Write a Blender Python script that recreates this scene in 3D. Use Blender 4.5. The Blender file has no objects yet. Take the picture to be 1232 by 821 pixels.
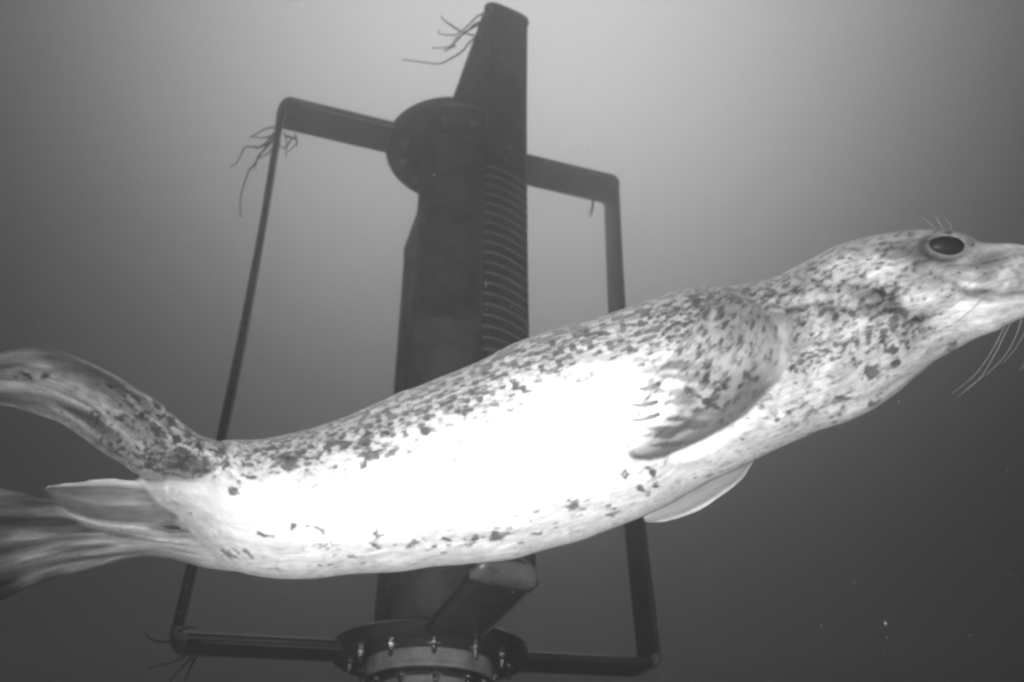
import bpy, bmesh, math, random
import numpy as np
from mathutils import Vector, Matrix, noise as mnoise

random.seed(7)
rng = np.random.default_rng(7)
S = bpy.context.scene
R = math.radians

# ------------------------------------------------------------------ camera
F, CX, CY = 1100.0, 616.0, 410.5          # focal length and centre of the photograph in its pixels
PITCH = R(33.7)
CAM = Vector((0.0, 0.0, 1.5))
cam_data = bpy.data.cameras.new('camera')
cam = bpy.data.objects.new('camera', cam_data)
S.collection.objects.link(cam)
S.camera = cam
cam.location = CAM
cam.rotation_euler = (R(90) + PITCH, 0, 0)
cam_data.sensor_width = 36.0
cam_data.lens = 36.0 * F / 1232.0
cam_data.clip_start = 0.02
cam_data.clip_end = 500
cam_data.dof.use_dof = True
cam_data.dof.focus_distance = 1.35
cam_data.dof.aperture_fstop = 5.0
RIGHT = Vector((1, 0, 0))
FWD = Vector((0, math.cos(PITCH), math.sin(PITCH)))
UP = Vector((0, -math.sin(PITCH), math.cos(PITCH)))

def ray(px, py):
    return (RIGHT * ((px - CX) / F) + UP * ((CY - py) / F) + FWD)

def at_depth(px, py, d):
    return CAM + ray(px, py) * d

# ------------------------------------------------------------------ world: light coming down through murky water
W = bpy.data.worlds.new('World')
S.world = W
W.use_nodes = True
nt = W.node_tree
for n in list(nt.nodes):
    nt.nodes.remove(n)
# brightest towards the sun, fading sideways and downwards into dark water
GLOW = dict(el=0.9742, az=0.0163, s=0.2723, A=-0.4898, floor=0.00164, pw=2.0619, k=0.6735, kx=0.0010)
def wn(t, **kw):
    n = nt.nodes.new(t)
    for k, v in kw.items():
        setattr(n, k, v)
    return n
def wmath(op, a, b=None, c=None):
    n = wn('ShaderNodeMath', operation=op)
    for i, v in enumerate((a, b, c)):
        if v is None:
            continue
        if isinstance(v, (int, float)):
            n.inputs[i].default_value = v
        else:
            nt.links.new(v, n.inputs[i])
    return n.outputs[0]
out = wn('ShaderNodeOutputWorld')
bg = wn('ShaderNodeBackground')
tc = wn('ShaderNodeTexCoord')
gdir = Vector((math.cos(GLOW['el']) * math.sin(GLOW['az']), math.cos(GLOW['el']) * math.cos(GLOW['az']), math.sin(GLOW['el'])))
dot = wn('ShaderNodeVectorMath', operation='DOT_PRODUCT')
nrm = wn('ShaderNodeVectorMath', operation='NORMALIZE')
nt.links.new(tc.outputs['Generated'], nrm.inputs[0])
nt.links.new(nrm.outputs[0], dot.inputs[0])
dot.inputs[1].default_value = gdir
th = wmath('ARCCOSINE', wmath('MINIMUM', wmath('MAXIMUM', dot.outputs['Value'], -1.0), 1.0))
sep = wn('ShaderNodeSeparateXYZ')
nt.links.new(nrm.outputs[0], sep.inputs[0])
q = wmath('POWER', wmath('DIVIDE', th, GLOW['s']), GLOW['pw'])
side = wmath('POWER', wmath('ABSOLUTE', wmath('SUBTRACT', sep.outputs[0], gdir.x)), 2.0)
ex = wmath('ADD', wmath('MULTIPLY', q, -0.5), wmath('MULTIPLY', wmath('SUBTRACT', sep.outputs[2], 1.0), GLOW['k']))
ex = wmath('ADD', wmath('ADD', ex, wmath('MULTIPLY', side, -GLOW['kx'])), GLOW['A'])
val = wmath('ADD', wmath('EXPONENT', ex), GLOW['floor'])
nt.links.new(val, bg.inputs['Color'])
bg.inputs['Strength'].default_value = 1.0
nt.links.new(bg.outputs[0], out.inputs['Surface'])

# daylight that has come down through the surface: very soft
sd = bpy.data.lights.new('sun', 'SUN')
sd.energy = 0.5
sd.angle = R(45)
sun = bpy.data.objects.new('sun', sd)
S.collection.objects.link(sun)
sun.rotation_euler = (-gdir).to_track_quat('-Z', 'Y').to_euler()

# the camera platform's own lamp, beside the lens, which blows out the seal's flank
ld = bpy.data.lights.new('platform_lamp', 'SPOT')
ld.energy = 158
ld.spot_size = R(80)
ld.spot_blend = 1.0
ld.shadow_soft_size = 0.035
lamp = bpy.data.objects.new('platform_lamp', ld)
S.collection.objects.link(lamp)
lamp.location = CAM + RIGHT * -0.13 + UP * -0.03 + FWD * -0.10
LAMP_AIM = at_depth(725, 425, 1.15)
lamp.rotation_euler = (LAMP_AIM - lamp.location).to_track_quat('-Z', 'Y').to_euler()

S.view_settings.view_transform = 'Standard'
S.view_settings.look = 'None'
S.view_settings.exposure = 0.0
S.view_settings.gamma = 1.0
S.cycles.filter_width = 2.7
S.cycles.volume_bounces = 2
S.cycles.max_bounces = 6
S.cycles.use_denoising = True

# ------------------------------------------------------------------ materials
class M:
    def __init__(s, name):
        s.m = bpy.data.materials.new(name)
        s.m.use_nodes = True
        s.nt = s.m.node_tree
        s.b = s.nt.nodes['Principled BSDF']
    def n(s, t, **kw):
        x = s.nt.nodes.new(t)
        for k, v in kw.items():
            setattr(x, k, v)
        return x
    def l(s, a, b):
        s.nt.links.new(a, b)
    def math(s, op, a, b=None, c=None, clamp=False):
        x = s.n('ShaderNodeMath', operation=op)
        x.use_clamp = clamp
        for i, v in enumerate((a, b, c)):
            if v is None: continue
            if isinstance(v, (int, float)): x.inputs[i].default_value = v
            else: s.l(v, x.inputs[i])
        return x.outputs[0]
    def noise(s, vec, scale, detail=4, rough=0.55, dist=0.0):
        x = s.n('ShaderNodeTexNoise')
        x.inputs['Scale'].default_value = scale
        x.inputs['Detail'].default_value = detail
        x.inputs['Roughness'].default_value = rough
        x.inputs['Distortion'].default_value = dist
        if vec is not None: s.l(vec, x.inputs['Vector'])
        return x.outputs['Fac']
    def smooth(s, v, a, b, lo=0.0, hi=1.0):
        x = s.n('ShaderNodeMapRange', interpolation_type='SMOOTHSTEP')
        for i, q in enumerate((v, a, b, lo, hi)):
            if isinstance(q, (int, float)): x.inputs[i].default_value = q
            else: s.l(q, x.inputs[i])
        return x.outputs[0]
    def mapping(s, vec, scale):
        x = s.n('ShaderNodeMapping')
        x.inputs['Scale'].default_value = scale
        s.l(vec, x.inputs['Vector'])
        return x.outputs[0]
    def bump(s, h, strength, dist):
        x = s.n('ShaderNodeBump')
        x.inputs['Strength'].default_value = strength
        x.inputs['Distance'].default_value = dist
        s.l(h, x.inputs['Height'])
        s.l(x.outputs[0], s.b.inputs['Normal'])

def painted(name, lo, hi, rough=0.5, metallic=0.0, scale=9.0, spec=0.5, foul=0.35):
    """dull marine paint with slime film and paler barnacle scars"""
    k = M(name)
    co = k.n('ShaderNodeTexCoord').outputs['Object']
    a = k.noise(co, scale, 6, 0.65)
    b = k.noise(co, scale * 9, 3, 0.5)
    f = k.math('ADD', k.math('MULTIPLY', a, 0.75), k.math('MULTIPLY', b, 0.25))
    v = k.smooth(f, 0.32, 0.68, lo, hi)
    vor = k.n('ShaderNodeTexVoronoi')
    vor.inputs['Scale'].default_value = 26
    k.l(co, vor.inputs['Vector'])
    sp = k.smooth(vor.outputs['Distance'], 0.10, 0.02)
    msk = k.smooth(a, 0.55, 0.7)
    v2 = k.math('ADD', v, k.math('MULTIPLY', k.math('MULTIPLY', sp, msk), foul * 0.25))
    k.l(v2, k.b.inputs['Base Color'])
    k.b.inputs['Roughness'].default_value = rough
    k.b.inputs['Metallic'].default_value = metallic
    k.b.inputs['Specular IOR Level'].default_value = spec
    k.bump(f, 0.35, 0.004)
    return k.m

MAT = {
    'hull': painted('dark_composite', 0.014, 0.06, 0.42, scale=6),
    'shaft': painted('dark_shaft_paint', 0.05, 0.13, 0.55),
    'joint': painted('scuffed_joint', 0.05, 0.22, 0.32, foul=0.8),
    'rib': painted('dull_rib_edge', 0.07, 0.15, 0.45),
    'strip': painted('edge_highlight_paint', 0.16, 0.26, 0.30),  # pale colour that paints the lamp's glint on strut edges
    'bolt': painted('stainless_bolt', 0.45, 0.75, 0.22, metallic=1.0, scale=60),
    'housing': painted('worn_grey_housing', 0.26, 0.55, 0.45, scale=14),
    'weed': painted('brown_weed', 0.03, 0.07, 0.8),
    'concrete': painted('silty_base', 0.12, 0.2, 0.9),
}

# ------------------------------------------------------------------ object helpers
def link(o, parent=None):
    S.collection.objects.link(o)
    if parent is not None: o.parent = parent
    return o
def tag(o, label=None, cat=None, group=None, kind=None):
    if label: o['label'] = label
    if cat: o['category'] = cat
    if group: o['group'] = group
    if kind: o['kind'] = kind
    return o
def empty(name, loc, rz=0.0):
    o = bpy.data.objects.new(name, None)
    o.empty_display_size = 0.1
    o.location = loc
    o.rotation_euler = (0, 0, rz)
    return link(o)
def mesh_obj(name, verts, faces, mat, parent=None, smooth=True):
    me = bpy.data.meshes.new(name)
    me.from_pydata([tuple(v) for v in verts], [], faces)
    me.update()
    if smooth:
        me.polygons.foreach_set('use_smooth', [True] * len(me.polygons))
    o = bpy.data.objects.new(name, me)
    if mat: me.materials.append(mat)
    return link(o, parent)
def bm_obj(name, bm, mat, parent=None, smooth=True, angle=40):
    bmesh.ops.recalc_face_normals(bm, faces=bm.faces)
    me = bpy.data.meshes.new(name)
    bm.to_mesh(me); bm.free()
    if smooth:
        me.polygons.foreach_set('use_smooth', [True] * len(me.polygons))
        me.set_sharp_from_angle(angle=R(angle))
    me.materials.append(mat)
    return link(bpy.data.objects.new(name, me), parent)
def rings_mesh(rings, cap=True, closed=False):
    n = len(rings[0]); v = [p for r in rings for p in r]; f = []
    for i in range(len(rings) - 1):
        for j in range(n):
            a, b = i * n + j, i * n + (j + 1) % n
            f.append((a, b, b + n, a + n))
    if cap:
        f.append(tuple(range(n - 1, -1, -1)))
        f.append(tuple(range((len(rings) - 1) * n, len(rings) * n)))
    return v, f
def lathe(profile, n=48, cx=0, cy=0):
    bm = bmesh.new(); rs = []
    for r, z in profile:
        rs.append([bm.verts.new((cx + r * math.cos(2 * math.pi * i / n), cy + r * math.sin(2 * math.pi * i / n), z)) for i in range(n)])
    for a, b in zip(rs, rs[1:]):
        for i in range(n):
            bm.faces.new((a[i], a[(i + 1) % n], b[(i + 1) % n], b[i]))
    bm.faces.new(rs[0][::-1]); bm.faces.new(rs[-1])
    return bm
def tube(points, radii, n=6):
    rings = []; pts = [Vector(p) for p in points]
    ref = Vector((0.3, 0.5, 0.81))
    for i, p in enumerate(pts):
        d = (pts[min(i + 1, len(pts) - 1)] - pts[max(i - 1, 0)]).normalized()
        a = d.cross(ref).normalized(); b = d.cross(a)
        r = radii[i] if hasattr(radii, '__len__') else radii
        rings.append([p + (a * math.cos(2 * math.pi * j / n) + b * math.sin(2 * math.pi * j / n)) * r for j in range(n)])
    return rings_mesh(rings)
def crom(pts, m):
    P = np.array(pts, float); n = len(P)
    out = []
    for q in np.linspace(0, n - 1, m):
        i = min(int(q), n - 2); t = q - i
        p0, p1, p2, p3 = P[max(i - 1, 0)], P[i], P[i + 1], P[min(i + 2, n - 1)]
        out.append(0.5 * ((2 * p1) + (-p0 + p2) * t + (2 * p0 - 5 * p1 + 4 * p2 - p3) * t * t + (-p0 + 3 * p1 - 3 * p2 + p3) * t ** 3))
    return np.array(out)

# ------------------------------------------------------------------ seabed
def seabed():
    n = 60; L = 13.5; v = []; f = []
    for j in range(n + 1):
        for i in range(n + 1):
            x = -L + 2 * L * i / n; y = -L + 2 * L * j / n
            v.append((x, y, 0.10 * mnoise.fractal(Vector((x * .35, y * .35, 0)), 1, 2, 4) - 0.05))
    for j in range(n):
        for i in range(n):
            a = j * (n + 1) + i
            f.append((a, a + 1, a + n + 2, a + n + 1))
    o = mesh_obj('seabed', v, f, None)
    k = M('silty_seabed'); co = k.n('ShaderNodeTexCoord').outputs['Object']
    k.l(k.smooth(k.noise(co, 2.0, 8, 0.7), 0.3, 0.7, 0.07, 0.16), k.b.inputs['Base Color'])
    k.b.inputs['Roughness'].default_value = 0.95
    k.bump(k.noise(co, 30, 5), 0.5, 0.02)
    o.data.materials.append(k.m)
    tag(o, kind='structure')
seabed()

# ------------------------------------------------------------------ tidal turbine
D = 3.0
AX = Vector((-0.0875 * D, D, 0))
ARM = R(18.3)
ZT, ZB, RR = 4.535, 2.285, 0.775
turbine = empty('tidal_turbine', (AX.x, AX.y, 0), ARM)
tag(turbine, 'dark vertical axis tidal turbine with four upright blades standing behind the seal', 'turbine')

def section(chord, thick, n=28, flat=0.55, eu=0.85, ew=0.9):
    """closed section, u along the chord, w outward"""
    pts = []
    for i in range(n):
        a = 2 * math.pi * i / n
        c, s = math.cos(a), math.sin(a)
        u = 0.5 * chord * math.copysign(abs(c) ** eu, c)
        w = 0.5 * thick * math.copysign(abs(s) ** ew, s) * (1.0 if s > 0 else flat)
        pts.append((u, w))
    return pts

# in an arm's own frame: x = radial, y = tangential, z = up
def sweep(path, chords, thicks, n=28, flats=None, eus=None, ews=None):
    rings = []
    for i, ((r, z, ox, oz)) in enumerate(path):
        fl = 0.55 if flats is None else flats[i]
        rings.append([Vector((r + w * ox, u, z + w * oz)) for u, w in section(chords[i], thicks[i], n, fl, eus[i] if eus else .85, ews[i] if ews else .9)])
    return rings_mesh(rings)

RC = 0.030
def strut_mesh(z):
    path = [(r, z, 0, 1) for r in np.linspace(0.10, RR - RC, 10)]
    ch = [0.185] * 10; th = [0.034] * 10
    v, f = sweep(path, ch, th, n=40, flats=[1] * 10, eus=[.45] * 10, ews=[.6] * 10)
    me = bpy.data.meshes.new('strut'); me.from_pydata(v, [], f); me.update()
    me.polygons.foreach_set('use_smooth', [True] * len(me.polygons)); me.set_sharp_from_angle(angle=R(40))
    me.materials.append(MAT['hull']); return me
def corner_mesh(top):
    path = []; ch = []; th = []; fl = []
    zc = ZT - RC if top else ZB + RC
    for i in range(9):
        a = (i / 8) * math.pi / 2
        s = 1 if top else -1
        path.append((RR - RC + RC * math.sin(a), zc + s * RC * math.cos(a), math.sin(a), s * math.cos(a)))
        t = i / 8
        ch.append(0.187 * (1 - t) + 0.164 * t); th.append(0.0355 * (1 - t) + 0.046 * t); fl.append(1 - .45 * t)
    v, f = sweep(path, ch, th, n=40, flats=fl, eus=[.42 + .4 * (i / 8) ** 2 for i in range(9)], ews=[.5 + .35 * i / 8 for i in range(9)])
    me = bpy.data.meshes.new('corner_joint'); me.from_pydata(v, [], f); me.update()
    me.polygons.foreach_set('use_smooth', [True] * len(me.polygons)); me.set_sharp_from_angle(angle=R(40))
    me.materials.append(MAT['joint'] if not top else MAT['hull']); return me
BC, BT = 0.160, 0.044
def bow(z):
    return 0.024 * math.sin(math.pi * (z - ZB) / (ZT - ZB))
def blade_mesh():
    zs = np.linspace(ZT - RC - 0.001, ZB + RC + 0.001, 24)
    v, f = sweep([(RR - bow(z), z, 1, 0) for z in zs], [BC] * 24, [BT] * 24)
    me = bpy.data.meshes.new('blade'); me.from_pydata(v, [], f); me.update()
    me.polygons.foreach_set('use_smooth', [True] * len(me.polygons)); me.set_sharp_from_angle(angle=R(50))
    me.materials.append(MAT['hull']); return me
def rib_mesh():
    # a low ridge that runs over the blade's outer face
    v, f = [], []
    n = 14
    for i in range(n + 1):
        a = math.pi * (0.02 + 0.93 * i / n)
        c, s = math.cos(a), math.sin(a)
        u = 0.5 * BC * math.copysign(abs(c) ** 0.85, c); w = 0.5 * BT * abs(s) ** 0.9
        nv = Vector((c / BC, s / BT)).normalized()
        h = 0.0022
        sag = 0.034 * max(0.0, u / BC + 0.5) ** 1.7
        for (dz, hh) in ((-0.0075, -0.001), (0, h), (0.0075, -0.001)):
            v.append((RR + w + nv.y * hh, u + nv.x * hh, dz - sag))
    for i in range(n):
        for j in range(2):
            a = i * 3 + j
            f.append((a, a + 1, a + 4, a + 3))
        f.append((i * 3, i * 3 + 3, i * 3 + 5, i * 3 + 2))
    me = bpy.data.meshes.new('rib'); me.from_pydata(v, [], f); me.update()
    me.materials.append(MAT['rib']); return me

def strip_mesh():  # added pale strip, stands in for the lamp's highlight along a strut edge
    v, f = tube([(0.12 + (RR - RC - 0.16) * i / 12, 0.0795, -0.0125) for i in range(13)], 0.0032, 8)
    me = bpy.data.meshes.new('highlight_strip'); me.from_pydata([tuple(q) for q in v], [], f); me.update(); me.materials.append(MAT['strip'])
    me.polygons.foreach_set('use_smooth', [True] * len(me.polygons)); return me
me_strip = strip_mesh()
me_top, me_bot = strut_mesh(ZT), strut_mesh(ZB)
me_ct, me_cb, me_bl, me_rib = corner_mesh(True), corner_mesh(False), blade_mesh(), rib_mesh()
for k in range(4):
    ang = k * math.pi / 2
    for nm, me in (('strut', me_top), ('strut', me_bot), ('corner_joint', me_ct), ('corner_joint', me_cb), ('blade', me_bl)):
        o = link(bpy.data.objects.new(nm, me), turbine)
        o.rotation_euler = (0, 0, ang)
        if k == 3:                                   # the front arm reaches a little farther out
            if nm == 'strut': o.scale = (1.035, 1, 1)
            else:                                    # and its blade is toed in a little
                da = R(9); P = Vector((RR, 0, 0)); Pn = P - Matrix.Rotation(da, 3, 'Z') @ P + Vector((0.026, 0, 0))
                o.location = Matrix.Rotation(ang, 3, 'Z') @ Pn; o.rotation_euler = (0, 0, ang + da)
        if k == 1: o.scale = (1, 0.74, 1)
        dz = {0: 0.026, 2: -0.026}.get(k, 0.0)       # the lower arms hang slightly out of level
        if dz and me is me_bot:
            be = math.asin(-dz / (RR - 0.1)); c_ = Vector((0.1, 0, ZB))
            o.location = Matrix.Rotation(ang, 3, 'Z') @ (c_ - Matrix.Rotation(be, 3, 'Y') @ c_)
            o.rotation_euler = (0, be, ang)
        elif dz and me is me_cb:
            o.location = (0, 0, dz)
        elif dz and nm == 'blade':
            s_ = 1 - dz / (ZT - ZB - 2 * RC)
            o.scale = (1, 1, s_); o.location = (0, 0, (ZT - RC) * (1 - s_))
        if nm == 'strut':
            e = link(bpy.data.objects.new('highlight_strip', me_strip), o)
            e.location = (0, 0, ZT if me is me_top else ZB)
        if nm == 'blade': bl = o
    nr = 34
    for i in range(nr):
        z = ZB + RC + 0.03 + (3.68 - ZB - RC - 0.03) * i / (nr - 1)
        o = link(bpy.data.objects.new('rib', me_rib), bl)
        o.location = (-bow(z), 0, z)

# shaft with slight taper and seam rings
bm_obj('shaft', lathe([(0.150, ZB - 0.01), (0.150, ZB + 0.2), (0.153, ZB + 0.203), (0.153, ZB + 0.225), (0.150, ZB + 0.228), (0.150, 3.5), (0.1515, 3.503), (0.1515, 3.52), (0.150, 3.523), (0.150, ZT - 0.01)], 64), MAT['shaft'], turbine)
def bolt_mesh(mat='bolt'):
    bm = bmesh.new()
    def cyl(r, z0, z1, n, r1=None):
        r1 = r if r1 is None else r1
        a = [bm.verts.new((r * math.cos(2 * math.pi * i / n), r * math.sin(2 * math.pi * i / n), z0)) for i in range(n)]
        b = [bm.verts.new((r1 * math.cos(2 * math.pi * i / n), r1 * math.sin(2 * math.pi * i / n), z1)) for i in range(n)]
        for i in range(n): bm.faces.new((a[i], a[(i + 1) % n], b[(i + 1) % n], b[i]))
        bm.faces.new(a[::-1]); bm.faces.new(b)
    cyl(0.023, 0, -0.004, 16)
    cyl(0.0125, -0.004, -0.020, 6)
    cyl(0.008, -0.020, -0.040, 10)
    cyl(0.008, -0.040, -0.045, 10, 0.004)
    bmesh.ops.recalc_face_normals(bm, faces=bm.faces)
    me = bpy.data.meshes.new('bolt'); bm.to_mesh(me); bm.free(); me.materials.append(MAT[mat]); return me
me_bolt = bolt_mesh(); me_bolt_d = bolt_mesh('rib')
def bolts(parent, r, z, n, off=0.0, flip=False):
    for i in range(n):
        a = off + 2 * math.pi * i / n
        o = link(bpy.data.objects.new('bolt', me_bolt_d if z > 3.5 else me_bolt), parent)
        o.location = (r * math.cos(a), r * math.sin(a), z)
        o.rotation_euler = (0, 0, random.uniform(0, 6))
        o.scale = (.85, .85, random.uniform(.65, 1.0))
def disc(z0, z1, r, bev=0.006):
    return lathe([(r * .2, z0), (r - bev, z0), (r, z0 + bev), (r, z1 - bev), (r - bev, z1), (r * .2, z1)], 72)
up = bm_obj('hub_plate', disc(ZT - 0.027, ZT + 0.027, 0.312), MAT['hull'], turbine)
bolts(up, 0.235, ZT - 0.028, 12, 0.1)
lo = bm_obj('hub_plate', disc(ZB - 0.022, ZB + 0.030, 0.312), MAT['hull'], turbine)
bolts(lo, 0.252, ZB - 0.0225, 12, 0.33)
hs = bm_obj('bearing_housing', lathe([(0.16, ZB - 0.0225), (0.200, ZB - 0.0235), (0.202, ZB - 0.035), (0.202, ZB - 0.06), (0.192, ZB - 0.068), (0.192, ZB - 0.077), (0.1, ZB - 0.077)], 64), MAT['housing'], turbine)
fl_ = bm_obj('lower_flange', disc(ZB - 0.092, ZB - 0.0775, 0.200, 0.003), MAT['hull'], turbine)
bolts(fl_, 0.174, ZB - 0.0925, 10, 0.2)
bm_obj('pedestal', lathe([(0.146, ZB - 0.0925), (0.146, ZB - 0.11), (0.150, ZB - 0.113), (0.150, ZB - 0.13), (0.146, ZB - 0.133), (0.146, ZB - 0.16), (0.151, ZB - 0.163), (0.151, ZB - 0.18), (0.147, ZB - 0.183), (0.150, 1.0), (0.2, 0.35), (0.2, 0.02)], 64), MAT['housing'], turbine)
bm_obj('foundation_plate', disc(-0.15, 0.12, 0.85, 0.02), MAT['concrete'], turbine)

# ------------------------------------------------------------------ drifting seaweed caught on the turbine
def strand(points, d, r0, parent, wob=0.0):
    P = crom([list(at_depth(x, y, d + dd) - parent.location) for x, y, dd in points], 8 * len(points))
    rr = np.linspace(r0, r0 * 0.45, len(P)) * (1 + 0.25 * np.sin(np.arange(len(P)) * 2.1))
    v, f = tube(P, rr, 6)
    return mesh_obj('frond', v, f, MAT['weed'], parent)
def weed(label, base, d, strands, r=0.004):
    t = empty('seaweed', at_depth(base[0], base[1], d))
    tag(t, label, 'seaweed', 'seaweed caught on the turbine')
    for s in strands:
        strand([(x, y, (i * 0.012 + random.uniform(-.02, .02))) for i, (x, y) in enumerate(s)], d, r * random.uniform(.85, 1.2), t)
weed('branching seaweed strands trailing left from the top of the tall front blade', (566, 35), 3.62,
     [[(580, 40), (566, 50), (556, 62), (540, 72), (528, 77), (508, 75), (484, 72)],
      [(584, 15), (572, 22), (560, 34), (548, 42), (530, 41), (527, 35)],
      [(580, 28), (566, 35), (556, 42), (549, 50), (538, 57), (520, 58)],
      [(553, 37), (543, 31), (535, 25), (530, 19)],
      [(582, 25), (570, 30), (560, 40), (549, 46), (545, 52)],
      [(578, 44), (566, 42), (555, 38)], [(548, 55), (534, 62)]], 0.0045)
weed('tangled seaweed hanging from the upper left corner of the turbine frame', (330, 165), 3.72,
     [[(334, 160), (322, 176), (312, 187), (307, 197), (300, 205), (295, 218), (290, 235), (289, 250), (290, 262)],
      [(331, 153), (318, 156), (306, 163), (300, 166)],
      [(332, 163), (316, 166), (304, 165)],
      [(330, 168), (314, 177), (296, 177), (290, 186), (284, 197), (276, 201)],
      [(334, 172), (322, 185), (310, 192), (307, 206)],
      [(330, 160), (320, 172), (308, 180)],
      [(342, 160), (345, 172), (344, 190)],
      [(352, 165), (346, 175), (340, 178), (335, 170)],
      [(355, 162), (357, 172), (347, 182)], [(345, 164), (356, 168), (357, 176)]], 0.0042)
weed('thin dark seaweed wisps dangling from the lower left corner joint', (225, 790), 2.62,
     [[(232, 790), (222, 800), (208, 815), (200, 830)], [(225, 788), (208, 797), (190, 801), (178, 805)],
      [(235, 792), (228, 806), (222, 825)], [(205, 772), (190, 772), (180, 768), (174, 762)],
      [(240, 787), (233, 794), (231, 797)], [(215, 760), (228, 755), (236, 757)]], 0.0035)
weed('short tuft of seaweed under the upper right strut', (712, 252), 3.98,
     [[(713, 240), (712, 250), (707, 260)], [(714, 240), (713, 252), (711, 262)]], 0.004)

# ------------------------------------------------------------------ harbour seal
SD = 1.2                                  # distance of the seal's mid plane from the lens
K = SD / F                                # metres per photograph pixel there
seal_rot = Matrix((RIGHT, UP, -FWD)).transposed().to_4x4()   # local x right, y up, z towards the camera
seal = empty('harbour_seal', (0, 0, 0))
seal.matrix_world = Matrix.Translation(CAM + FWD * SD) @ seal_rot
tag(seal, 'pale spotted harbour seal swimming to the right in front of the turbine', 'seal')

def loc(px, py, z):
    """photo px + height towards camera (px units) -> local metres"""
    m = (SD - z * K) / F
    return ((px - CX) * m, (CY - py) * m, z * K)

BODY = [  # T, B, depth radius
    ((1298, 318), (1298, 338), 12), ((1291, 309), (1291, 350), 26), ((1272, 302), (1274, 362), 38), ((1240, 297), (1246, 375), 45),
    ((1205, 296), (1213, 389), 52), ((1178, 294), (1183, 402), 58), ((1158, 284), (1158, 415), 66), ((1130, 277), (1135, 429), 72),
    ((1095, 277), (1108, 449), 78), ((1052, 281), (1080, 470), 82), ((1010, 293), (1050, 490), 86), ((970, 313), (1015, 510), 90),
    ((930, 332), (978, 524), 96), ((880, 343), (935, 543), 104), ((830, 349), (890, 566), 112), ((780, 360), (845, 587), 116),
    ((700, 385), (780, 618), 120), ((620, 414), (700, 650), 122), ((540, 450), (610, 673), 120), ((460, 482), (510, 686), 112),
    ((400, 506), (430, 691), 104), ((350, 521), (355, 694), 94), ((310, 528), (295, 691), 84), ((285, 529), (262, 672), 74),
    ((258, 533), (240, 647), 62), ((225, 548), (213, 623), 46), ((190, 564), (188, 604), 28), ((168, 573), (172, 587), 10)]
HIND1 = [((320, 560), (262, 606), 30, 12), ((290, 545), (236, 592), 44, 18), ((264, 533), (205, 581), 46, 26), ((240, 519), (165, 571), 44, 26), ((215, 500), (140, 554), 40, 26),
         ((185, 478), (115, 540), 35, 24), ((150, 458), (90, 521), 29, 22), ((110, 437), (62, 506), 23, 22), ((75, 423), (30, 496), 18, 22),
         ((40, 418), (0, 491), 14, 22), ((0, 424), (-35, 488), 11, 24), ((-40, 436), (-65, 485), 9, 26), ((-80, 455), (-90, 478), 5, 28)]
FLAP = [((235, 600), (235, 640), 12, -8), ((200, 582), (205, 636), 13, 2), ((160, 576), (165, 633), 12, 14), ((120, 575), (125, 630), 9, 20), ((90, 577), (90, 622), 7, 24), ((65, 580), (66, 608), 6, 26), ((48, 583), (50, 590), 4, 27)]
HIND2 = [((360, 640), (365, 690), 40, -15), ((325, 625), (330, 693), 55, -15), ((290, 630), (290, 689), 46, -18), ((250, 634), (250, 684), 32, -24), ((200, 634), (205, 673), 22, -24),
         ((160, 622), (160, 673), 18, -16), ((120, 603), (120, 683), 15, -5), ((80, 597), (80, 692), 13, 0), ((40, 590), (40, 705), 12, 4),
         ((0, 582), (0, 722), 11, 8), ((-50, 572), (-50, 745), 10, 12), ((-100, 565), (-100, 758), 7, 16), ((-125, 590), (-125, 738), 4, 18)]
FORE2 = [((905, 535), (912, 552), 12, -60), ((890, 545), (903, 567), 12, -58), ((860, 560), (893, 583), 11, -55), ((835, 575), (865, 603), 9, -52),
         ((810, 590), (835, 618), 8, -50), ((790, 605), (803, 628), 6, -48), ((772, 620), (776, 629), 4, -46)]
# near fore flipper: leading edge, trailing edge
FORE1 = [((950, 385), (868, 352)), ((948, 420), (845, 385)), ((930, 455), (822, 420)), ((905, 488), (800, 445)), ((875, 514), (783, 470)),
         ((845, 533), (770, 495)), ((812, 545), (762, 515)), ((785, 549), (757, 533)), ((764, 548), (755, 541))]

def dense(prs, m):
    T = crom([p[0] for p in prs], m); B = crom([p[1] for p in prs], m)
    E = crom([[*p[2:], 0][:2] if len(p) > 2 else [0, 0] for p in prs], m)
    return T, B, E
bT, bB, bE = dense(BODY, 320)
bC = (bT + bB) / 2; bH = (bT - bB) / 2; bHl = np.linalg.norm(bH, axis=1)
seg = np.linalg.norm(np.diff(bC, axis=0), axis=1); bU = np.concatenate([[0], np.cumsum(seg)])

def body_coords(px, py):
    """station along the body, and position across (-1 back .. +1 belly)"""
    px = np.atleast_1d(px); py = np.atleast_1d(py)
    idx = np.empty(len(px), int)
    tan = np.gradient(bC, axis=0); tan /= np.linalg.norm(tan, axis=1)[:, None]
    # intersect with station lines: minimise component of (p-c) off the T-B line
    hn = bH / bHl[:, None]; nn = np.stack([-hn[:, 1], hn[:, 0]], 1)
    for a in range(0, len(px), 20000):
        P = np.stack([px[a:a + 20000], py[a:a + 20000]], 1)
        d = P[:, None, :] - bC[None]
        off = np.abs((d * nn[None]).sum(2)) + 0.15 * np.maximum(0, np.linalg.norm(d, axis=2) - bHl[None])
        idx[a:a + 20000] = off.argmin(1)
    t = -((np.stack([px, py], 1) - bC[idx]) * (bH[idx] / bHl[idx][:, None])).sum(1) / bHl[idx]
    return idx, t
def body_front(px, py):
    i, t = body_coords(px, py)
    return bE[i, 0] * np.sqrt(np.maximum(0.02, 1 - np.clip(t, -1, 1) ** 2))

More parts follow.
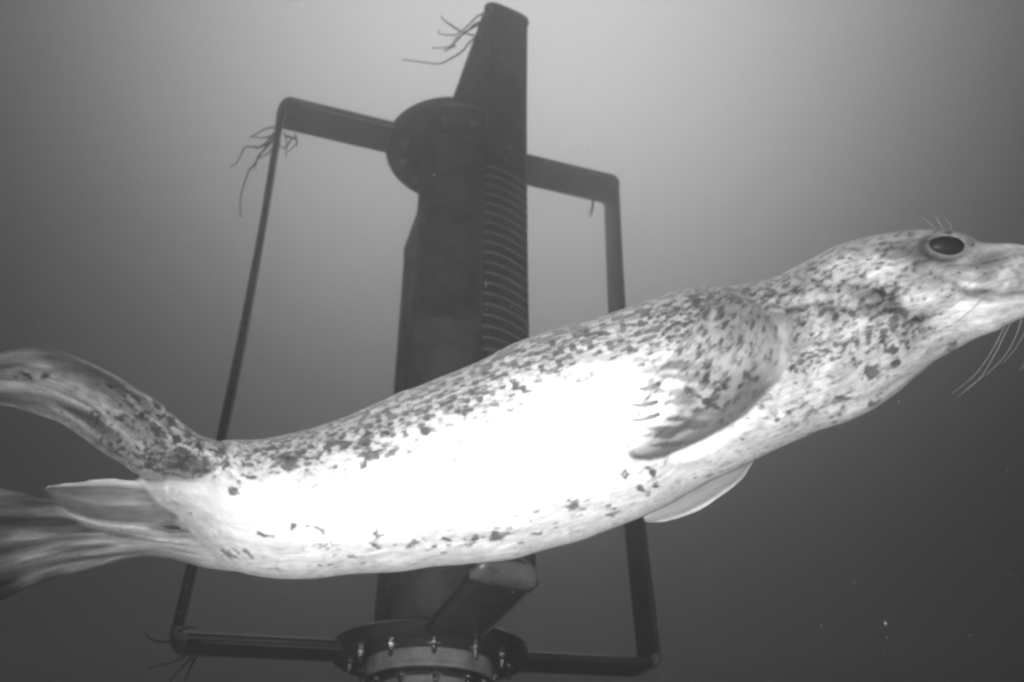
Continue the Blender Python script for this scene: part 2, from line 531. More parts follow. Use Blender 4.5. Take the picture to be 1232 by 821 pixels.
def loft_px(prs, m, n, ex=0.95):
    T, B, E = dense(prs, m)
    rings = []
    for i in range(m):
        c = (T[i] + B[i]) / 2; h = (T[i] - B[i]) / 2; rd, zo = E[i]
        ring = []
        for j in range(n):
            a = 2 * math.pi * j / n; ca, sa = math.cos(a), math.sin(a)
            p = c + h * math.copysign(abs(ca) ** ex, ca)
            ring.append(loc(p[0], p[1], zo + rd * math.copysign(abs(sa) ** ex, sa)))
        rings.append(ring)
    return rings_mesh(rings)

def fore1_mesh():
    m, n = 60, 48
    L = crom([p[0] for p in FORE1], m); T = crom([p[1] for p in FORE1], m)
    rings = []
    for i in range(m):
        u = i / (m - 1)
        vs = [0.5 - 0.5 * math.cos(2 * math.pi * j / n) for j in range(n)]
        P = np.array([L[i] + (T[i] - L[i]) * v for v in vs])
        zb = body_front(P[:, 0], P[:, 1])
        q_ = min(1, max(0, u - .1) / 0.42); lift = -36 + 46 * q_ * q_ * (3 - 2 * q_) + 5 * u
        th = 12 - 5 * u
        ring = []
        for j in range(n):
            v = vs[j]
            prof = math.sqrt(max(0, 1 - (2 * v - 1) ** 2)) ** 0.8
            side = 1 if j <= n // 2 else -1
            # leading edge is thick, trailing side lies close to the flank; five digits ripple it
            lead = (1 - v)
            rip = 1.6 * math.cos(v * 5 * 2 * math.pi) * prof * min(1, u * 2) if side > 0 else 0
            z = zb[j] + lift * (0.35 + 0.65 * lead) + side * th * prof * (0.6 + 0.6 * lead) + rip
            ring.append(loc(P[j][0], P[j][1], z))
        rings.append(ring)
    return rings_mesh(rings)

parts = [loft_px([(a, b, r, 0) for a, b, r in BODY], 320, 120, 0.97), loft_px(HIND1, 90, 56), loft_px(FLAP, 50, 40),
         loft_px(HIND2, 90, 60), loft_px(FORE2, 50, 40), fore1_mesh()]
V, Fc = [], []
for v, f in parts:
    o = len(V); V += list(v); Fc += [tuple(i + o for i in q) for q in f]
tmp_me = bpy.data.meshes.new('seal_body_raw')
tmp_me.from_pydata([tuple(v) for v in V], [], Fc); tmp_me.update()
bm = bmesh.new(); bm.from_mesh(tmp_me); bmesh.ops.recalc_face_normals(bm, faces=bm.faces); bm.to_mesh(tmp_me); bm.free()
tmp = bpy.data.objects.new('seal_body_raw', tmp_me); S.collection.objects.link(tmp)
rm = tmp.modifiers.new('r', 'REMESH'); rm.mode = 'VOXEL'; rm.voxel_size = 0.0026
dg = bpy.context.evaluated_depsgraph_get()
me = bpy.data.meshes.new_from_object(tmp.evaluated_get(dg))
bpy.data.objects.remove(tmp); bpy.data.meshes.remove(tmp_me)
me.name = 'seal_body'
N = len(me.vertices)
co = np.empty(N * 3); me.vertices.foreach_get('co', co); co = co.reshape(-1, 3)
ed = np.empty(len(me.edges) * 2, int); me.edges.foreach_get('vertices', ed); ed = ed.reshape(-1, 2)
deg = np.bincount(ed.ravel(), minlength=N)[:, None]
def lap(a, it, w=0.5):
    a = a.copy()
    for _ in range(it):
        s = np.zeros_like(a)
        for c in range(a.shape[1]):
            s[:, c] = np.bincount(ed[:, 0], weights=a[ed[:, 1], c], minlength=N) + np.bincount(ed[:, 1], weights=a[ed[:, 0], c], minlength=N)
        a += w * (s / deg - a)
    return a
co = lap(co, 9)

def inv(co):
    z = co[:, 2]; m = (SD - z) / F
    return CX + co[:, 0] / m, CY - co[:, 1] / m, z / K
px, py, pz = inv(co)
idx, t = body_coords(px, py)

def gauss(px, py, x, y, sx, sy, rot=0.0):
    c, s = math.cos(rot), math.sin(rot)
    dx, dy = px - x, py - y
    a = (dx * c + dy * s) / sx; b = (-dx * s + dy * c) / sy
    return np.exp(-0.5 * (a * a + b * b))
def polydist(px, py, pts):
    P = crom(pts, 60); d = np.full(len(px), 1e9)
    for a, b in zip(P, P[1:]):
        ab = b - a; L2 = (ab ** 2).sum() + 1e-9
        q = np.clip(((px - a[0]) * ab[0] + (py - a[1]) * ab[1]) / L2, 0, 1)
        d = np.minimum(d, np.hypot(px - a[0] - q * ab[0], py - a[1] - q * ab[1]))
    return d
def vnoise(x, y, s, seed=0):
    """cheap smooth value noise"""
    r = np.random.default_rng(seed).random((97, 97))
    X, Y = x / s, y / s
    xi, yi = np.floor(X).astype(int), np.floor(Y).astype(int)
    fx, fy = X - xi, Y - yi; fx = fx * fx * (3 - 2 * fx); fy = fy * fy * (3 - 2 * fy)
    g = lambda a, b: r[a % 97, b % 97]
    return (g(xi, yi) * (1 - fx) + g(xi + 1, yi) * fx) * (1 - fy) + (g(xi, yi + 1) * (1 - fx) + g(xi + 1, yi + 1) * fx) * fy * 1.0

sm0 = lambda v, a_, b_: np.clip((v - a_) / (b_ - a_), 0, 1) ** 2 * (3 - 2 * np.clip((v - a_) / (b_ - a_), 0, 1))
near = (pz > 8).astype(float); head = ((px > 980)).astype(float)
sidef = np.clip(np.abs(pz) / 20, 0, 1)
disp = np.zeros(N)
# normals
me.vertices.foreach_set('co', co.ravel()); me.update()
nrm_ = np.empty(N * 3); me.vertices.foreach_get('normal', nrm_); nrm_ = nrm_.reshape(-1, 3)
# --- face
EX, EY = 1137, 297
re = np.hypot((px - EX) / 25, (py - EY) / 14.5)
disp += sidef * head * (-7.0 * np.exp(-(re / 0.85) ** 4) + 0.6 * np.exp(-((re - 1.4) / 0.3) ** 2))
disp += sidef * head * 4 * gauss(px, py, 1150, 283, 26, 5, 0.25)              # brow
disp -= sidef * head * 3.5 * gauss(px, py, 1178, 305, 16, 8, 0.3)             # dip in front of the eye
disp += sidef * head * 16 * gauss(px, py, 1224, 330, 27, 17, -0.1)
for i_ in range(4):
    for j_ in range(6):
        disp -= sidef * head * 1.6 * gauss(px, py, 1196 + j_ * 11 + (i_ % 2) * 5, 316 + i_ * 9 - j_ * 1.0, 2.6, 2.6)
disp += sidef * head * 5 * gauss(px, py, 1205, 385, 40, 12, -.35)
disp += sidef * head * (vnoise(px - py * .4, py, 13, 41) - .5) * 3.0 * sm0(px, 1130, 1180)             # whisker pad
disp += sidef * head * 3 * gauss(px, py, 1215, 300, 26, 5)                    # nose ridge
dm = polydist(px, py, [(1150, 342), (1168, 350), (1188, 356), (1212, 358), (1240, 351), (1285, 336)])
disp -= sidef * head * (3.4 * np.exp(-(dm / 4.0) ** 2)) * (px > 1163)
disp += sidef * head * 0.9 * np.exp(-((dm - 8) / 3.5) ** 2)
disp -= sidef * head * 2.5 * gauss(px, py, 1085, 322, 5, 4)                   # ear hole
for (p, a, w) in (([(1015, 360), (1040, 368), (1065, 372), (1090, 366)], 3.0, 4), ([(945, 365), (985, 362), (1010, 364), (1030, 372)], 2.2, 4),
                  ([(1105, 400), (1120, 385), (1140, 377)], 1.5, 3), ([(1000, 330), (1015, 360), (1016, 385)], 2.0, 5)):
    disp -= sidef * a * np.exp(-(polydist(px, py, p) / w) ** 2)
# whisker rows on the pad
for r_ in range(4):
    disp -= sidef * head * 1.3 * np.exp(-(polydist(px, py, [(1188, 318 + r_ * 9), (1210, 312 + r_ * 9), (1250, 308 + r_ * 9)]) / 1.8) ** 2)
# --- body: soft muscle and blubber undulation
disp += (vnoise(px, py, 70, 1) - 0.5) * 7 * (px > 200) + (vnoise(px * .6, py * 1.6, 26, 2) - 0.5) * 3.0
disp += (vnoise(px * 1.3 + py * .5, py, 30, 3) - .5) * 6 * sm0(px, 860, 980) * np.clip((np.abs(pz) - 15) / 45, 0, 1)
for p_, a_, w_ in (([(905, 350), (925, 375), (938, 405)], 4, 6), ([(985, 330), (1000, 352), (1010, 380), (1005, 410)], 4, 6), ([(1060, 340), (1085, 362), (1100, 392)], 3, 5), ([(880, 345), (940, 362), (1000, 362), (1050, 374)], 3.5, 5), ([(1090, 455), (1060, 470), (1020, 488)], 2.5, 5)):
    disp -= sidef * a_ * np.exp(-(polydist(px, py, p_) / w_) ** 2)
disp -= 5 * np.exp(-(polydist(px, py, [(925, 470), (898, 505), (860, 532), (810, 552)]) / 7) ** 2) * near   # armpit fold
# --- membership of the flippers
def in_loft(prs, dz=1.4):
    T, B, E = dense(prs, 90)
    c = (T + B) / 2; h = (T - B) / 2; hl = np.linalg.norm(h, axis=1); hn = h / hl[:, None]
    nn = np.stack([-hn[:, 1], hn[:, 0]], 1)
    best = np.full(N, 9.0); bi = np.zeros(N, int); bt = np.zeros(N)
    zz = (E[:, 1])
    for i in range(90):
        dx, dy = px - c[i, 0], py - c[i, 1]
        off = np.abs(dx * nn[i, 0] + dy * nn[i, 1]); tt = -(dx * hn[i, 0] + dy * hn[i, 1]) / hl[i]
        e = off / 12 + np.maximum(0, np.abs(tt) - 1.02) * 4 + np.maximum(0, np.abs(pz - zz[i]) / (E[i, 0] + 3) - 1.1)
        k = e < best; best[k] = e[k]; bi[k] = i; bt[k] = tt[k]
    return best, bi / 89.0, bt
e1, u1, t1 = in_loft(HIND1); e2, u2, t2 = in_loft(HIND2); e3, u3, t3 = in_loft(FLAP); e4, u4, t4 = in_loft(FORE2)
bodyz = np.zeros(N); sel = (px > 160)
ellz = np.zeros(N); ellz = bE[idx, 0] * np.sqrt(np.maximum(0, 1 - np.clip(t, -1, 1) ** 2))
inb = (np.abs(t) < 1.02) & (np.abs(pz) > ellz - 7) & (np.abs(pz) < ellz + 7) & (px > 165)
sm = lambda v, a, b: (lambda x: x * x * (3 - 2 * x))(np.clip((v - a) / (b - a), 0, 1))
m1 = np.where(inb, 0, 1 - sm(e1, 0.5, 1.0)) * (px < 300)
m3 = (1 - sm(e3, 0.4, 0.9)) * (px < 215) * (1 - m1) * (~inb)
m2 = (1 - sm(e2, 0.6, 1.2)) * (px < 330) * (1 - m1) * (1 - m3) * sm(-px, -330, -200) * np.where(inb & (px > 175), 0.0, 1.0)
m4 = (1 - sm(e4, 0.5, 1.0)) * (pz < -20) * (px > 740) * (px < 935) * (t > 0.8)
m1, m2, m3 = (lap(np.asarray(q_, float)[:, None], 6)[:, 0] for q_ in (m1, m2, m3))
# near fore flipper membership
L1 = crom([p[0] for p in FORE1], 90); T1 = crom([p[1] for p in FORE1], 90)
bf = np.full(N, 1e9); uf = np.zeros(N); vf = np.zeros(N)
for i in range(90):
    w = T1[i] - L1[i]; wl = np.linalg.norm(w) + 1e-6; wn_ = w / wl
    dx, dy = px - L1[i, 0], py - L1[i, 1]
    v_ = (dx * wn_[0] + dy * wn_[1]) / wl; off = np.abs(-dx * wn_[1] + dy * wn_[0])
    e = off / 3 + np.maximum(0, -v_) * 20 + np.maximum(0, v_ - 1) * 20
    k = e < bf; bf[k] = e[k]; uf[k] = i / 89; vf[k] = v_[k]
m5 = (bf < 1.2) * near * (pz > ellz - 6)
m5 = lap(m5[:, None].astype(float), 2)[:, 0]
# digit ridges and fur rays on hind flippers
disp += m1 * (3.6 * np.cos(t1 * 9 + u1 * 2) * sm(u1, 0.35, 0.8) + 1.4 * (vnoise(u1 * 150, t1 * 60, 14, 5) - 0.5) * 2)
disp += m2 * (4.0 * np.cos(t2 * 11 + 0.5) * sm(u2, 0.3, 0.6) + 2.2 * (vnoise(u2 * 100, t2 * 90, 12, 6) - 0.5) * 2 * sm(u2, .2, .5))
disp += m3 * (1.8 * np.cos(t3 * 5) - 1.5)
co = co + nrm_ * (disp * K)[:, None]
co = lap(co, 2, 0.4)
ws = np.exp(-(polydist(px, py, [(160, 572), (172, 590), (190, 608), (213, 626), (240, 648), (262, 672)]) / 13) ** 2)[:, None]
co = co * (1 - ws) + lap(co, 40) * ws
me.vertices.foreach_set('co', co.ravel()); me.update()

# --- coat: attributes carry the pigment map, plus some painted sheen and shading
along = bU[idx] + 0.0; across = t * bHl[idx]
fc = np.stack([along * K, across * K, pz * K * 0.8], 1)
f1 = np.stack([u1 * 460 * K + 3, t1 * 40 * K, pz * K], 1); f2 = np.stack([u2 * 480 * K + 6, t2 * 55 * K, pz * K], 1)
f3 = np.stack([u3 * 170 * K + 9, t3 * 24 * K, pz * K], 1); f5 = np.stack([uf * 200 * K + 12, vf * 90 * K, pz * K * .5], 1)
flow = fc.copy()
for mm, ff in ((m1, f1), (m2, f2), (m3, f3), (m5, f5)):
    k = mm > 0.5; flow[k] = ff[k]
X = np.array([168, 250, 330, 420, 520, 620, 720, 780, 830, 880, 940, 1000, 1060, 1120, 1180, 1300])
edge = np.interp(px, X, [-.35, -.36, -.40, -.36, -.38, -.42, -.44, -.36, -.15, .30, .35, .45, .55, .45, .1, .0])
dn = np.interp(px, X, [.55, .60, .90, .95, 1.0, 1.0, 1.0, .95, 1.0, .95, .85, .72, .70, .62, .40, .25])
base = sm(-t, -edge - 0.16, -edge + 0.16)
wig = (vnoise(px, py, 34, 11) - 0.5) * 0.35
wig += (vnoise(px, py, 9, 12) - 0.5) * 0.22
base = sm(-(t + wig), -edge - 0.30, -edge + 0.26)
lowb = sm(t, 0.45, 0.62) * np.interp(px, X, [.32, .38, .47, .48, .46, .47, .46, .45, .45, .5, .55, .6, .5, .4, .2, .1])
mid = np.interp(px, X, [.12, .12, .02, .05, .12, .05, .02, .05, .2, .4, .5, .55, .5, .4, .2, .1])
dens = np.maximum(base * dn, np.maximum(lowb, mid))
# light and dark of the ground coat
tone = 0.68 - 0.34 * base * np.interp(px, X, [.4, .5, .8, .8, .8, .75, .7, .8, 1, 1, .75, .65, .7, .6, .7, .8])
tone -= np.interp(px, X, [0, 0, 0, 0, 0, 0, 0, 0, 0, .06, .10, .13, .13, .12, .10, .06])
tone += 0.14 * gauss(px, py, 1045, 325, 34, 14, .2) + 0.16 * gauss(px, py, 1165, 385, 30, 16, -.3) + .1 * gauss(px, py, 1105, 355, 22, 10, 0) + .14 * gauss(px, py, 1215, 300, 30, 5, 0) + .10 * gauss(px, py, 1205, 328, 34, 22, 0) + .10 * gauss(px, py, 948, 482, 14, 36, .7)
tone -= 0.22 * gauss(px, py, 1100, 300, 26, 14, .2) * head                     # dusky behind the eye
tone -= 0.16 * np.exp(-((re - 1.1) / 0.2) ** 2) * head
tone += 0.04 * np.exp(-((re - 1.5) / 0.22) ** 2) * head * (py < EY + 4)
tone -= 0.28 * np.exp(-(dm / 3.5) ** 2) * head
# flippers; highlights and shaded folds of the upper hind one painted in
tone = tone * (1 - m1) + m1 * (0.20 + 0.15 * (vnoise(u1 * 150, t1 * 58, 26, 21) - .5) * 2 + .16 * sm(u1, .68, .9) * sm(-t1, .1, .8) + .09 * np.exp(-((t1 + .1) / .25) ** 2) * sm(u1, .5, .75) + .14 * sm(t1, .86, .98) * sm(u1, .2, .4) - .07 * np.exp(-((t1 - .45) / .25) ** 2) * sm(u1, .3, .5))
dens = dens * (1 - m1) + m1 * (0.85 - 0.70 * sm(u1, .3, .75))
k3 = m3 * (1 - sm(px, 170, 205))
tone = tone * (1 - m3) + m3 * 0.13 + k3 * (.07 * np.exp(-((t3 - .1) / .3) ** 2) + 0.42 * sm(np.abs(t3), .84, .97) + .35 * sm(-t3, .55, .85) + .35 * sm(u3, .90, 1.0))
dens = dens * (1 - m3)
tone = tone * (1 - m2) + m2 * (0.24 + .18 * (vnoise(u2 * 70, t2 * 60, 11, 23) - .5) * 2 - .10 * sm(t2, .2, 1) + .12 * (1 - sm(-px, -290, -220)))
dens = dens * (1 - m2) + m2 * .15
tone = tone * (1 - m4) + m4 * (0.20 + 0.45 * sm(t4, .62, .9))
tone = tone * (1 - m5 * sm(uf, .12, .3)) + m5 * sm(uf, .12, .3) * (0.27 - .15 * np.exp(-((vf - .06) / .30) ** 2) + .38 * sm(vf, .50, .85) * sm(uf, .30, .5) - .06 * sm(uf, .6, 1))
dens = dens * (1 - m4)
dens = dens * (1 - m5) + m5 * (0.72 - .42 * sm(uf, .35, .8) - .25 * np.exp(-((vf - .05) / .2) ** 2))
tone -= (0.22 * (1 - sm(px, 170, 250)) * (1 - m1) * (1 - m2) * (1 - m3))  # shading of the rump painted in, darker towards the tail
tone += 0.14 * gauss(px, py, 1090, 284, 60, 4, -.03) * head
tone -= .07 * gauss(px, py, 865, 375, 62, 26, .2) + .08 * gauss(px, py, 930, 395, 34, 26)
# streaks of wet fur behind the claws and over the hind flippers
skn = sm(vnoise(px / 5 + py * .08, py, 5.2, 51), .50, .78)
skm = gauss(px, py, 790, 488, 34, 46, .25) * near
tone -= .34 * skn * skm
tone -= m1 * .15 * sm(vnoise(u1 * 90, t1 * 60, 15, 52), .45, .8) * sm(u1, .25, .5)
tone += m1 * .26 * sm(vnoise(u1 * 90 + 40, t1 * 60, 13, 53), .60, .9) * sm(u1, .35, .6)
tone -= m2 * .14 * sm(vnoise(u2 * 55, t2 * 60, 10, 54), .45, .8)
tone += m2 * .22 * sm(vnoise(u2 * 50 + 30, t2 * 60, 8, 55), .62, .9)
# face: pads, lips and cheek; sheen and fold shading painted into the tone
hn_ = near * head
for (x_, y_, sx_, sy_, r_, a_) in ((1184, 334, 8, 14, .1, -.20), (1163, 344, 7, 4, 0, .22), (1206, 330, 14, 3, -.5, .20), (1196, 340, 10, 2.5, -.4, .16), (1222, 318, 16, 3, -.25, .14), (1215, 303, 18, 4, 0, .20),
                                   (1165, 372, 18, 9, .5, .16), (1195, 372, 26, 5, -.25, .12), (1180, 318, 12, 4, -.2, -.12), (1150, 320, 26, 6, .1, -.10), (1140, 345, 18, 6, -.1, .08), (1112, 360, 12, 6, .1, .16),
                                   (1048, 322, 30, 9, .25, .14), (1035, 350, 34, 8, .1, -.16), (1080, 372, 30, 8, .35, -.18), (1100, 405, 24, 14, .4, -.12), (1010, 372, 40, 7, .05, -.14), (985, 400, 30, 12, 0, .08), (1055, 405, 14, 20, .2, .10)):
    tone += a_ * gauss(px, py, x_, y_, sx_, sy_, r_) * hn_
tone -= .20 * np.exp(-((dm - 5) / 2.6) ** 2) * hn_ * sm(py, 343, 352)
for i_ in range(4):
    for j_ in range(6):
        tone -= .16 * hn_ * gauss(px, py, 1196 + j_ * 11 + (i_ % 2) * 5, 316 + i_ * 9 - j_ * 1.0, 2.4, 2.0)
tone = tone * (1 + (vnoise(px, py, 24, 61) - .5) * .55 * sm(px, 780, 980) * (1 - sm(t, .2, .6)))
dens = np.maximum(dens, .95 * gauss(px, py, 1060, 385, 75, 34, .3) * hn_)
for s_ in (1, -1):
    tone -= .6 * gauss(px, py, 1290, 318, 5, 4, .4) * (pz * s_ > 3)
tone -= .12 * gauss(px, py, 1300, 325, 10, 18)
tone = np.clip(tone, 0.06, 0.8)
# single blotches one can point to
blot = np.zeros(N)
def B(x, y, sx, sy, r=0.0, a=1.0):
    global blot
    q = gauss(px + (vnoise(px, py, 6, 31) - .5) * 9, py + (vnoise(px, py, 6, 32) - .5) * 9, x, y, sx, sy, r) * near
    blot = np.maximum(blot, a * q * (.8 if y > 600 else 1))
mouth = None
for b in [(346, 556, 13, 8, .1), (326, 541, 8, 4, .3), (358, 545, 8, 4, 0), (440, 530, 7, 9, .2), (417, 537, 8, 4, 0), (440, 556, 4, 6, .3), (470, 545, 6, 5, 0),
          (270, 560, 3, 10, -.8), (298, 576, 9, 3, .1), (281, 593, 5, 2.5, .1), (467, 522, 6, 2.5, 0), (515, 518, 8, 3, -.2), (557, 490, 4, 4, 0), (560, 500, 3, 4, 0),
          (555, 545, 2, 8, -.4), (547, 550, 2, 5, .3), (380, 634, 8, 3, .4), (352, 632, 5, 3, .5), (455, 645, 3, 5, 0), (453, 656, 6, 3, 0), (500, 652, 11, 4, -.3), (390, 655, 9, 3, 0),
          (318, 643, 8, 2.5, .1), (275, 668, 9, 3, .4), (299, 667, 8, 2.5, .3), (540, 652, 7, 3, .1), (570, 651, 8, 4, -.4), (690, 608, 7, 6, 0), (700, 612, 5, 2, 0),
          (735, 617, 8, 3, -.3), (650, 640, 6, 2.5, -.3), (600, 645, 12, 5, -.2), (777, 563, 5, 3, 0), (788, 566, 5, 3, 0), (752, 568, 3, 3, 0), (770, 585, 6, 3, 0), (790, 585, 6, 3, 0),
          (1073, 421, 5, 4, 0), (1078, 437, 4, 6, .5), (1049, 448, 11, 5, 0), (1025, 412, 9, 9, 0, .55), (1080, 350, 8, 12, .4, .8), (1060, 350, 9, 6, .5, .8), (1105, 385, 12, 5, -.3, .8),
          (1112, 398, 5, 5, 0, .8), (1145, 415, 4, 9, .3, .7), (992, 422, 6, 4, 0, .8), (955, 494, 14, 4, -.5, .7), (935, 505, 7, 5, -.4, .7), (972, 503, 12, 4, -.3, .6), (1015, 482, 16, 5, -.25, .7),
          (1050, 480, 10, 3, -.4, .7), (850, 456, 12, 4, .0, .8), (862, 462, 12, 4, .5, .8), (852, 440, 18, 3, 0, .7), (853, 485, 16, 3, .5, .9), (885, 435, 10, 6, 0, .6), (830, 478, 8, 3, 0, .6),
          (240, 537, 4, 9, -.6), (248, 556, 5, 7, .2), (226, 548, 11, 7, .5, .8), (205, 505, 5, 11, -.8), (188, 487, 4, 9, -.9), (212, 528, 7, 5, .3), (190, 520, 12, 6, .6, .8), (172, 500, 6, 4, .6), (163, 476, 4, 7, -.9), (150, 505, 14, 6, .5, .75), (205, 560, 12, 5, .2, .8), (180, 548, 9, 5, .4, .8), (135, 468, 5, 3, .5, .8), (228, 520, 4, 7, -.8), (40, 452, 24, 4, .1, .6), (110, 500, 20, 5, .5, .6), (850, 375, 26, 12, .1, .55), (880, 360, 26, 10, .0, .55), (545, 460, 9, 6, 0, .5)]:
    B(*b)
def attr(name, data, typ='FLOAT'):
    a = me.attributes.new(name, typ, 'POINT')
    a.data.foreach_set('value' if typ == 'FLOAT' else 'vector', np.ascontiguousarray(data, dtype=np.float32).ravel())
stk = np.clip(m1 + m2 + m3 * .6 + .45 * head + .25, 0, 1)
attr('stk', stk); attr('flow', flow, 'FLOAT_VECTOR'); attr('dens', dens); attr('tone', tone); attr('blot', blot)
me.polygons.foreach_set('use_smooth', [True] * len(me.polygons))

k = M('seal_coat')
def A(name, vec=False):
    a = k.n('ShaderNodeAttribute'); a.attribute_name = name
    return a.outputs['Vector'] if vec else a.outputs['Fac']
fl = A('flow', True); de = A('dens'); to = A('tone'); blt = A('blot')
wv = k.n('ShaderNodeTexNoise'); wv.inputs['Scale'].default_value = 60; wv.inputs['Detail'].default_value = 2
k.l(fl, wv.inputs['Vector'])
wa = k.n('ShaderNodeVectorMath', operation='MULTIPLY_ADD'); k.l(wv.outputs['Color'], wa.inputs[0]); wa.inputs[1].default_value = (.007, .007, .007); k.l(fl, wa.inputs[2])
fw = wa.outputs[0]
v1 = k.noise(k.mapping(fw, (0.66, 1.0, .8)), 135, 3.0, 0.55)
v2 = k.noise(k.mapping(fw, (0.55, 1.05, .8)), 72, 4.0, 0.6)
v3 = k.noise(k.mapping(fw, (0.55, 1.0, .8)), 24, 2.0, 0.5)
vor = k.n('ShaderNodeTexVoronoi'); vor.inputs['Scale'].default_value = 100; vor.inputs['Randomness'].default_value = 1.0
k.l(k.mapping(fw, (0.55, 1.0, .8)), vor.inputs['Vector'])
sepc = k.n('ShaderNodeSeparateColor'); k.l(vor.outputs['Color'], sepc.inputs[0])
rad = k.math('MULTIPLY', k.math('SUBTRACT', k.math('MULTIPLY', de, 1.35), sepc.outputs[0]), 0.40)
vs = k.smooth(k.math('SUBTRACT', rad, vor.outputs['Distance']), -0.12, 0.14)
dv = k.math('ADD', de, k.math('MULTIPLY', k.math('SUBTRACT', v3, 0.5), 0.5))
thr = k.smooth(dv, 0.0, 1.1, 0.78, 0.50)
n1 = k.smooth(k.math('SUBTRACT', v1, thr), -0.07, 0.10)
thr2 = k.smooth(dv, 0.2, 1.1, 0.78, 0.555)
n2 = k.smooth(k.math('SUBTRACT', v2, thr2), -0.08, 0.12)
bsp = k.smooth(k.math('ADD', blt, k.math('MULTIPLY', k.math('SUBTRACT', v1, 0.5), 1.7)), 0.22, 0.80)
spot = k.math('MAXIMUM', k.math('MULTIPLY', vs, 0.85), k.math('MULTIPLY', n1, .95))
spot = k.math('MAXIMUM', k.math('MAXIMUM', spot, k.math('MULTIPLY', n2, .8)), bsp)
hair = k.noise(k.mapping(fl, (30, 420, 300)), 1.0, 4, 0.6)
hair2 = k.noise(k.mapping(fl, (14, 110, 80)), 1.0, 4, 0.65)
st = A('stk')
hh = k.math('ADD', k.math('MULTIPLY', k.math('SUBTRACT', hair, .5), 0.8), k.math('MULTIPLY', k.math('SUBTRACT', hair2, .5), 1.9))
fm = k.math('MAXIMUM', k.math('ADD', 1.0, k.math('MULTIPLY', hh, k.math('ADD', 0.25, st))), 0.35)
grit = k.smooth(v1, .25, .75, 1.35, .6)
gnd = k.math('MULTIPLY', k.math('MULTIPLY', to, fm), k.math('ADD', 1.0, k.math('MULTIPLY', k.math('SUBTRACT', grit, 1.0), de)))
drk = k.math('MULTIPLY', k.math('MULTIPLY', to, fm), k.smooth(v2, .3, .7, .26, .09))
mix = k.n('ShaderNodeMix'); mix.data_type = 'FLOAT'
k.l(spot, mix.inputs[0]); k.l(gnd, mix.inputs[2]); k.l(drk, mix.inputs[3])
k.l(mix.outputs[0], k.b.inputs['Base Color'])
k.b.inputs['Roughness'].default_value = 0.55
k.b.inputs['Specular IOR Level'].default_value = 0.35
k.b.inputs['Sheen Weight'].default_value = 0.15
k.bump(k.math('ADD', hair, k.math('MULTIPLY', hair2, 1.5)), 0.6, 0.0014)
me.materials.clear(); me.materials.append(k.m)
body = bpy.data.objects.new('seal_body', me); link(body, seal)

# --- eyes
ke = M('seal_eye'); ke.b.inputs['Base Color'].default_value = (.018, .018, .018, 1); ke.b.inputs['Roughness'].default_value = 0.42; ke.b.inputs['Specular IOR Level'].default_value = 0.14
for sgn in (1, -1):
    bm = bmesh.new(); bmesh.ops.create_icosphere(bm, subdivisions=4, radius=1)
    ez = float(body_front(np.array([EX]), np.array([EY]))[0])
    c = Vector(loc(EX, EY, sgn * (ez - 6)))
    for v in bm.verts:
        v.co = Vector((v.co.x * 21.5 * K, v.co.y * 12.5 * K, v.co.z * 12 * K))
        v.co.rotate(Matrix.Rotation(R(-38) * sgn, 3, 'X')); v.co += c
    bm_obj('eye', bm, ke.m, seal, angle=180)
# --- claws on the near fore flipper
kc = M('seal_claw'); kc.b.inputs['Base Color'].default_value = (.17, .17, .17, 1); kc.b.inputs['Roughness'].default_value = 0.35
for (x0, y0, x1, y1) in ((792, 462, 768, 468), (790, 484, 757, 487), (793, 498, 757, 506), (790, 519, 761, 525), (782, 533, 752, 537)):
    z0 = float(body_front(np.array([x0]), np.array([y0]))[0]) + 12
    pts = [Vector(loc(x0 + (x1 - x0) * q, y0 + (y1 - y0) * q + 2.5 * math.sin(math.pi * q), z0 + 3 * math.sin(math.pi * q) - 2 * q)) for q in (0, .2, .4, .6, .8, 1)]
    v, f = tube(pts, [2.0 * K, 2.6 * K, 2.3 * K, 1.7 * K, 1.0 * K, .3 * K], 8)
    mesh_obj('claw', v, f, kc.m, seal)
# --- whiskers
kw = M('seal_whisker'); kw.b.inputs['Base Color'].default_value = (.30, .30, .30, 1); kw.b.inputs['Roughness'].default_value = 0.4
WH = [[(1214, 384, -20), (1206, 398, -26), (1192, 425, -34), (1172, 452, -42), (1145, 474, -50)],
      [(1219, 382, -22), (1211, 398, -28), (1196, 428, -36), (1178, 456, -44), (1152, 478, -52)],
      [(1231, 376, -22), (1226, 395, -28), (1212, 424, -38), (1192, 446, -48), (1160, 470, -56)],
      [(1240, 372, -22), (1236, 392, -30), (1224, 416, -38), (1206, 438, -46)],
      [(1250, 372, -22), (1248, 398, -30), (1240, 424, -38), (1226, 448, -46)],
      [(1196, 330, 50), (1172, 348, 62), (1140, 372, 72), (1100, 392, 80)],
      [(1202, 341, 50), (1180, 362, 62), (1150, 388, 72), (1112, 406, 78)],
      [(1210, 322, 52), (1180, 334, 66), (1150, 352, 76), (1126, 360, 82)],
      [(1128, 279, 8), (1118, 268, 12), (1108, 261, 14)], [(1137, 280, 8), (1130, 268, 12), (1124, 258, 15)], [(1146, 283, 8), (1143, 270, 12), (1135, 261, 16)]]
for w in WH:
    P = crom([loc(*p) for p in w], 20)
    v, f = tube(P, np.linspace(0.00055, 0.00018, 20), 5)
    mesh_obj('whisker', v, f, kw.m, seal)

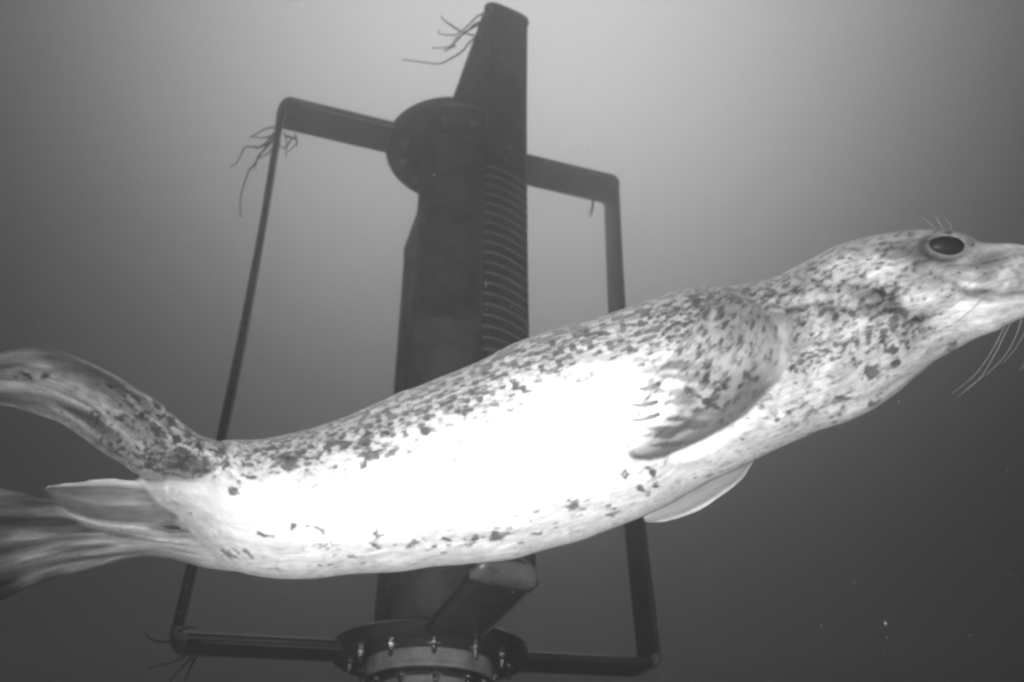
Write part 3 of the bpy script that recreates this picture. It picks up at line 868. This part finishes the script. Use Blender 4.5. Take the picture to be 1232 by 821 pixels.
# ------------------------------------------------------------------ marine snow: specks nobody could count
ks = M('marine_snow'); ks.b.inputs['Base Color'].default_value = (.33, .33, .33, 1); ks.b.inputs['Roughness'].default_value = 0.9
v, f = [], []
def speck(c, r):
    if not 0.2 < c[2] < 5.2: return
    o = len(v)
    for d in ((1, 0, 0), (-1, 0, 0), (0, 1, 0), (0, -1, 0), (0, 0, 1), (0, 0, -1)):
        v.append(tuple(Vector(c) + Vector(d) * r * random.uniform(.6, 1.3)))
    for q in ((0, 2, 4), (2, 1, 4), (1, 3, 4), (3, 0, 4), (2, 0, 5), (1, 2, 5), (3, 1, 5), (0, 3, 5)):
        f.append(tuple(o + i for i in q))
for i in range(3500):
    d = random.uniform(1.2, 5.0)
    speck(at_depth(random.uniform(-300, 1500), random.uniform(-200, 1000), d), random.choice((.0005, .0007, .001, .0013)) * d * .8)
for i in range(40):
    d = random.uniform(.45, .95)
    speck(at_depth(random.uniform(-60, 1290), random.uniform(-40, 860), d), random.uniform(.00015, .0003))
speck(at_depth(1065, 750, 1.3), 0.0032)
o = mesh_obj('drifting_particles', v, f, ks.m)
tag(o, kind='stuff')

# ------------------------------------------------------------------ haze: the turbid water itself
bm = bmesh.new(); bmesh.ops.create_cube(bm, size=1)
for q in bm.verts:
    q.co = Vector((q.co.x * 29, q.co.y * 29, -1.2 + (q.co.z + .5) * 6.6))
hz = bpy.data.meshes.new('haze'); bm.to_mesh(hz); bm.free()
mh = bpy.data.materials.new('murky_water'); mh.use_nodes = True; t_ = mh.node_tree
for q in list(t_.nodes): t_.nodes.remove(q)
oo = t_.nodes.new('ShaderNodeOutputMaterial'); pv = t_.nodes.new('ShaderNodeVolumePrincipled')
pv.inputs['Color'].default_value = (.9, .9, .9, 1); pv.inputs['Density'].default_value = 0.050; pv.inputs['Anisotropy'].default_value = 0.86
t_.links.new(pv.outputs[0], oo.inputs['Volume'])
hz.materials.append(mh)
ho = link(bpy.data.objects.new('haze', hz)); tag(ho, kind='stuff')
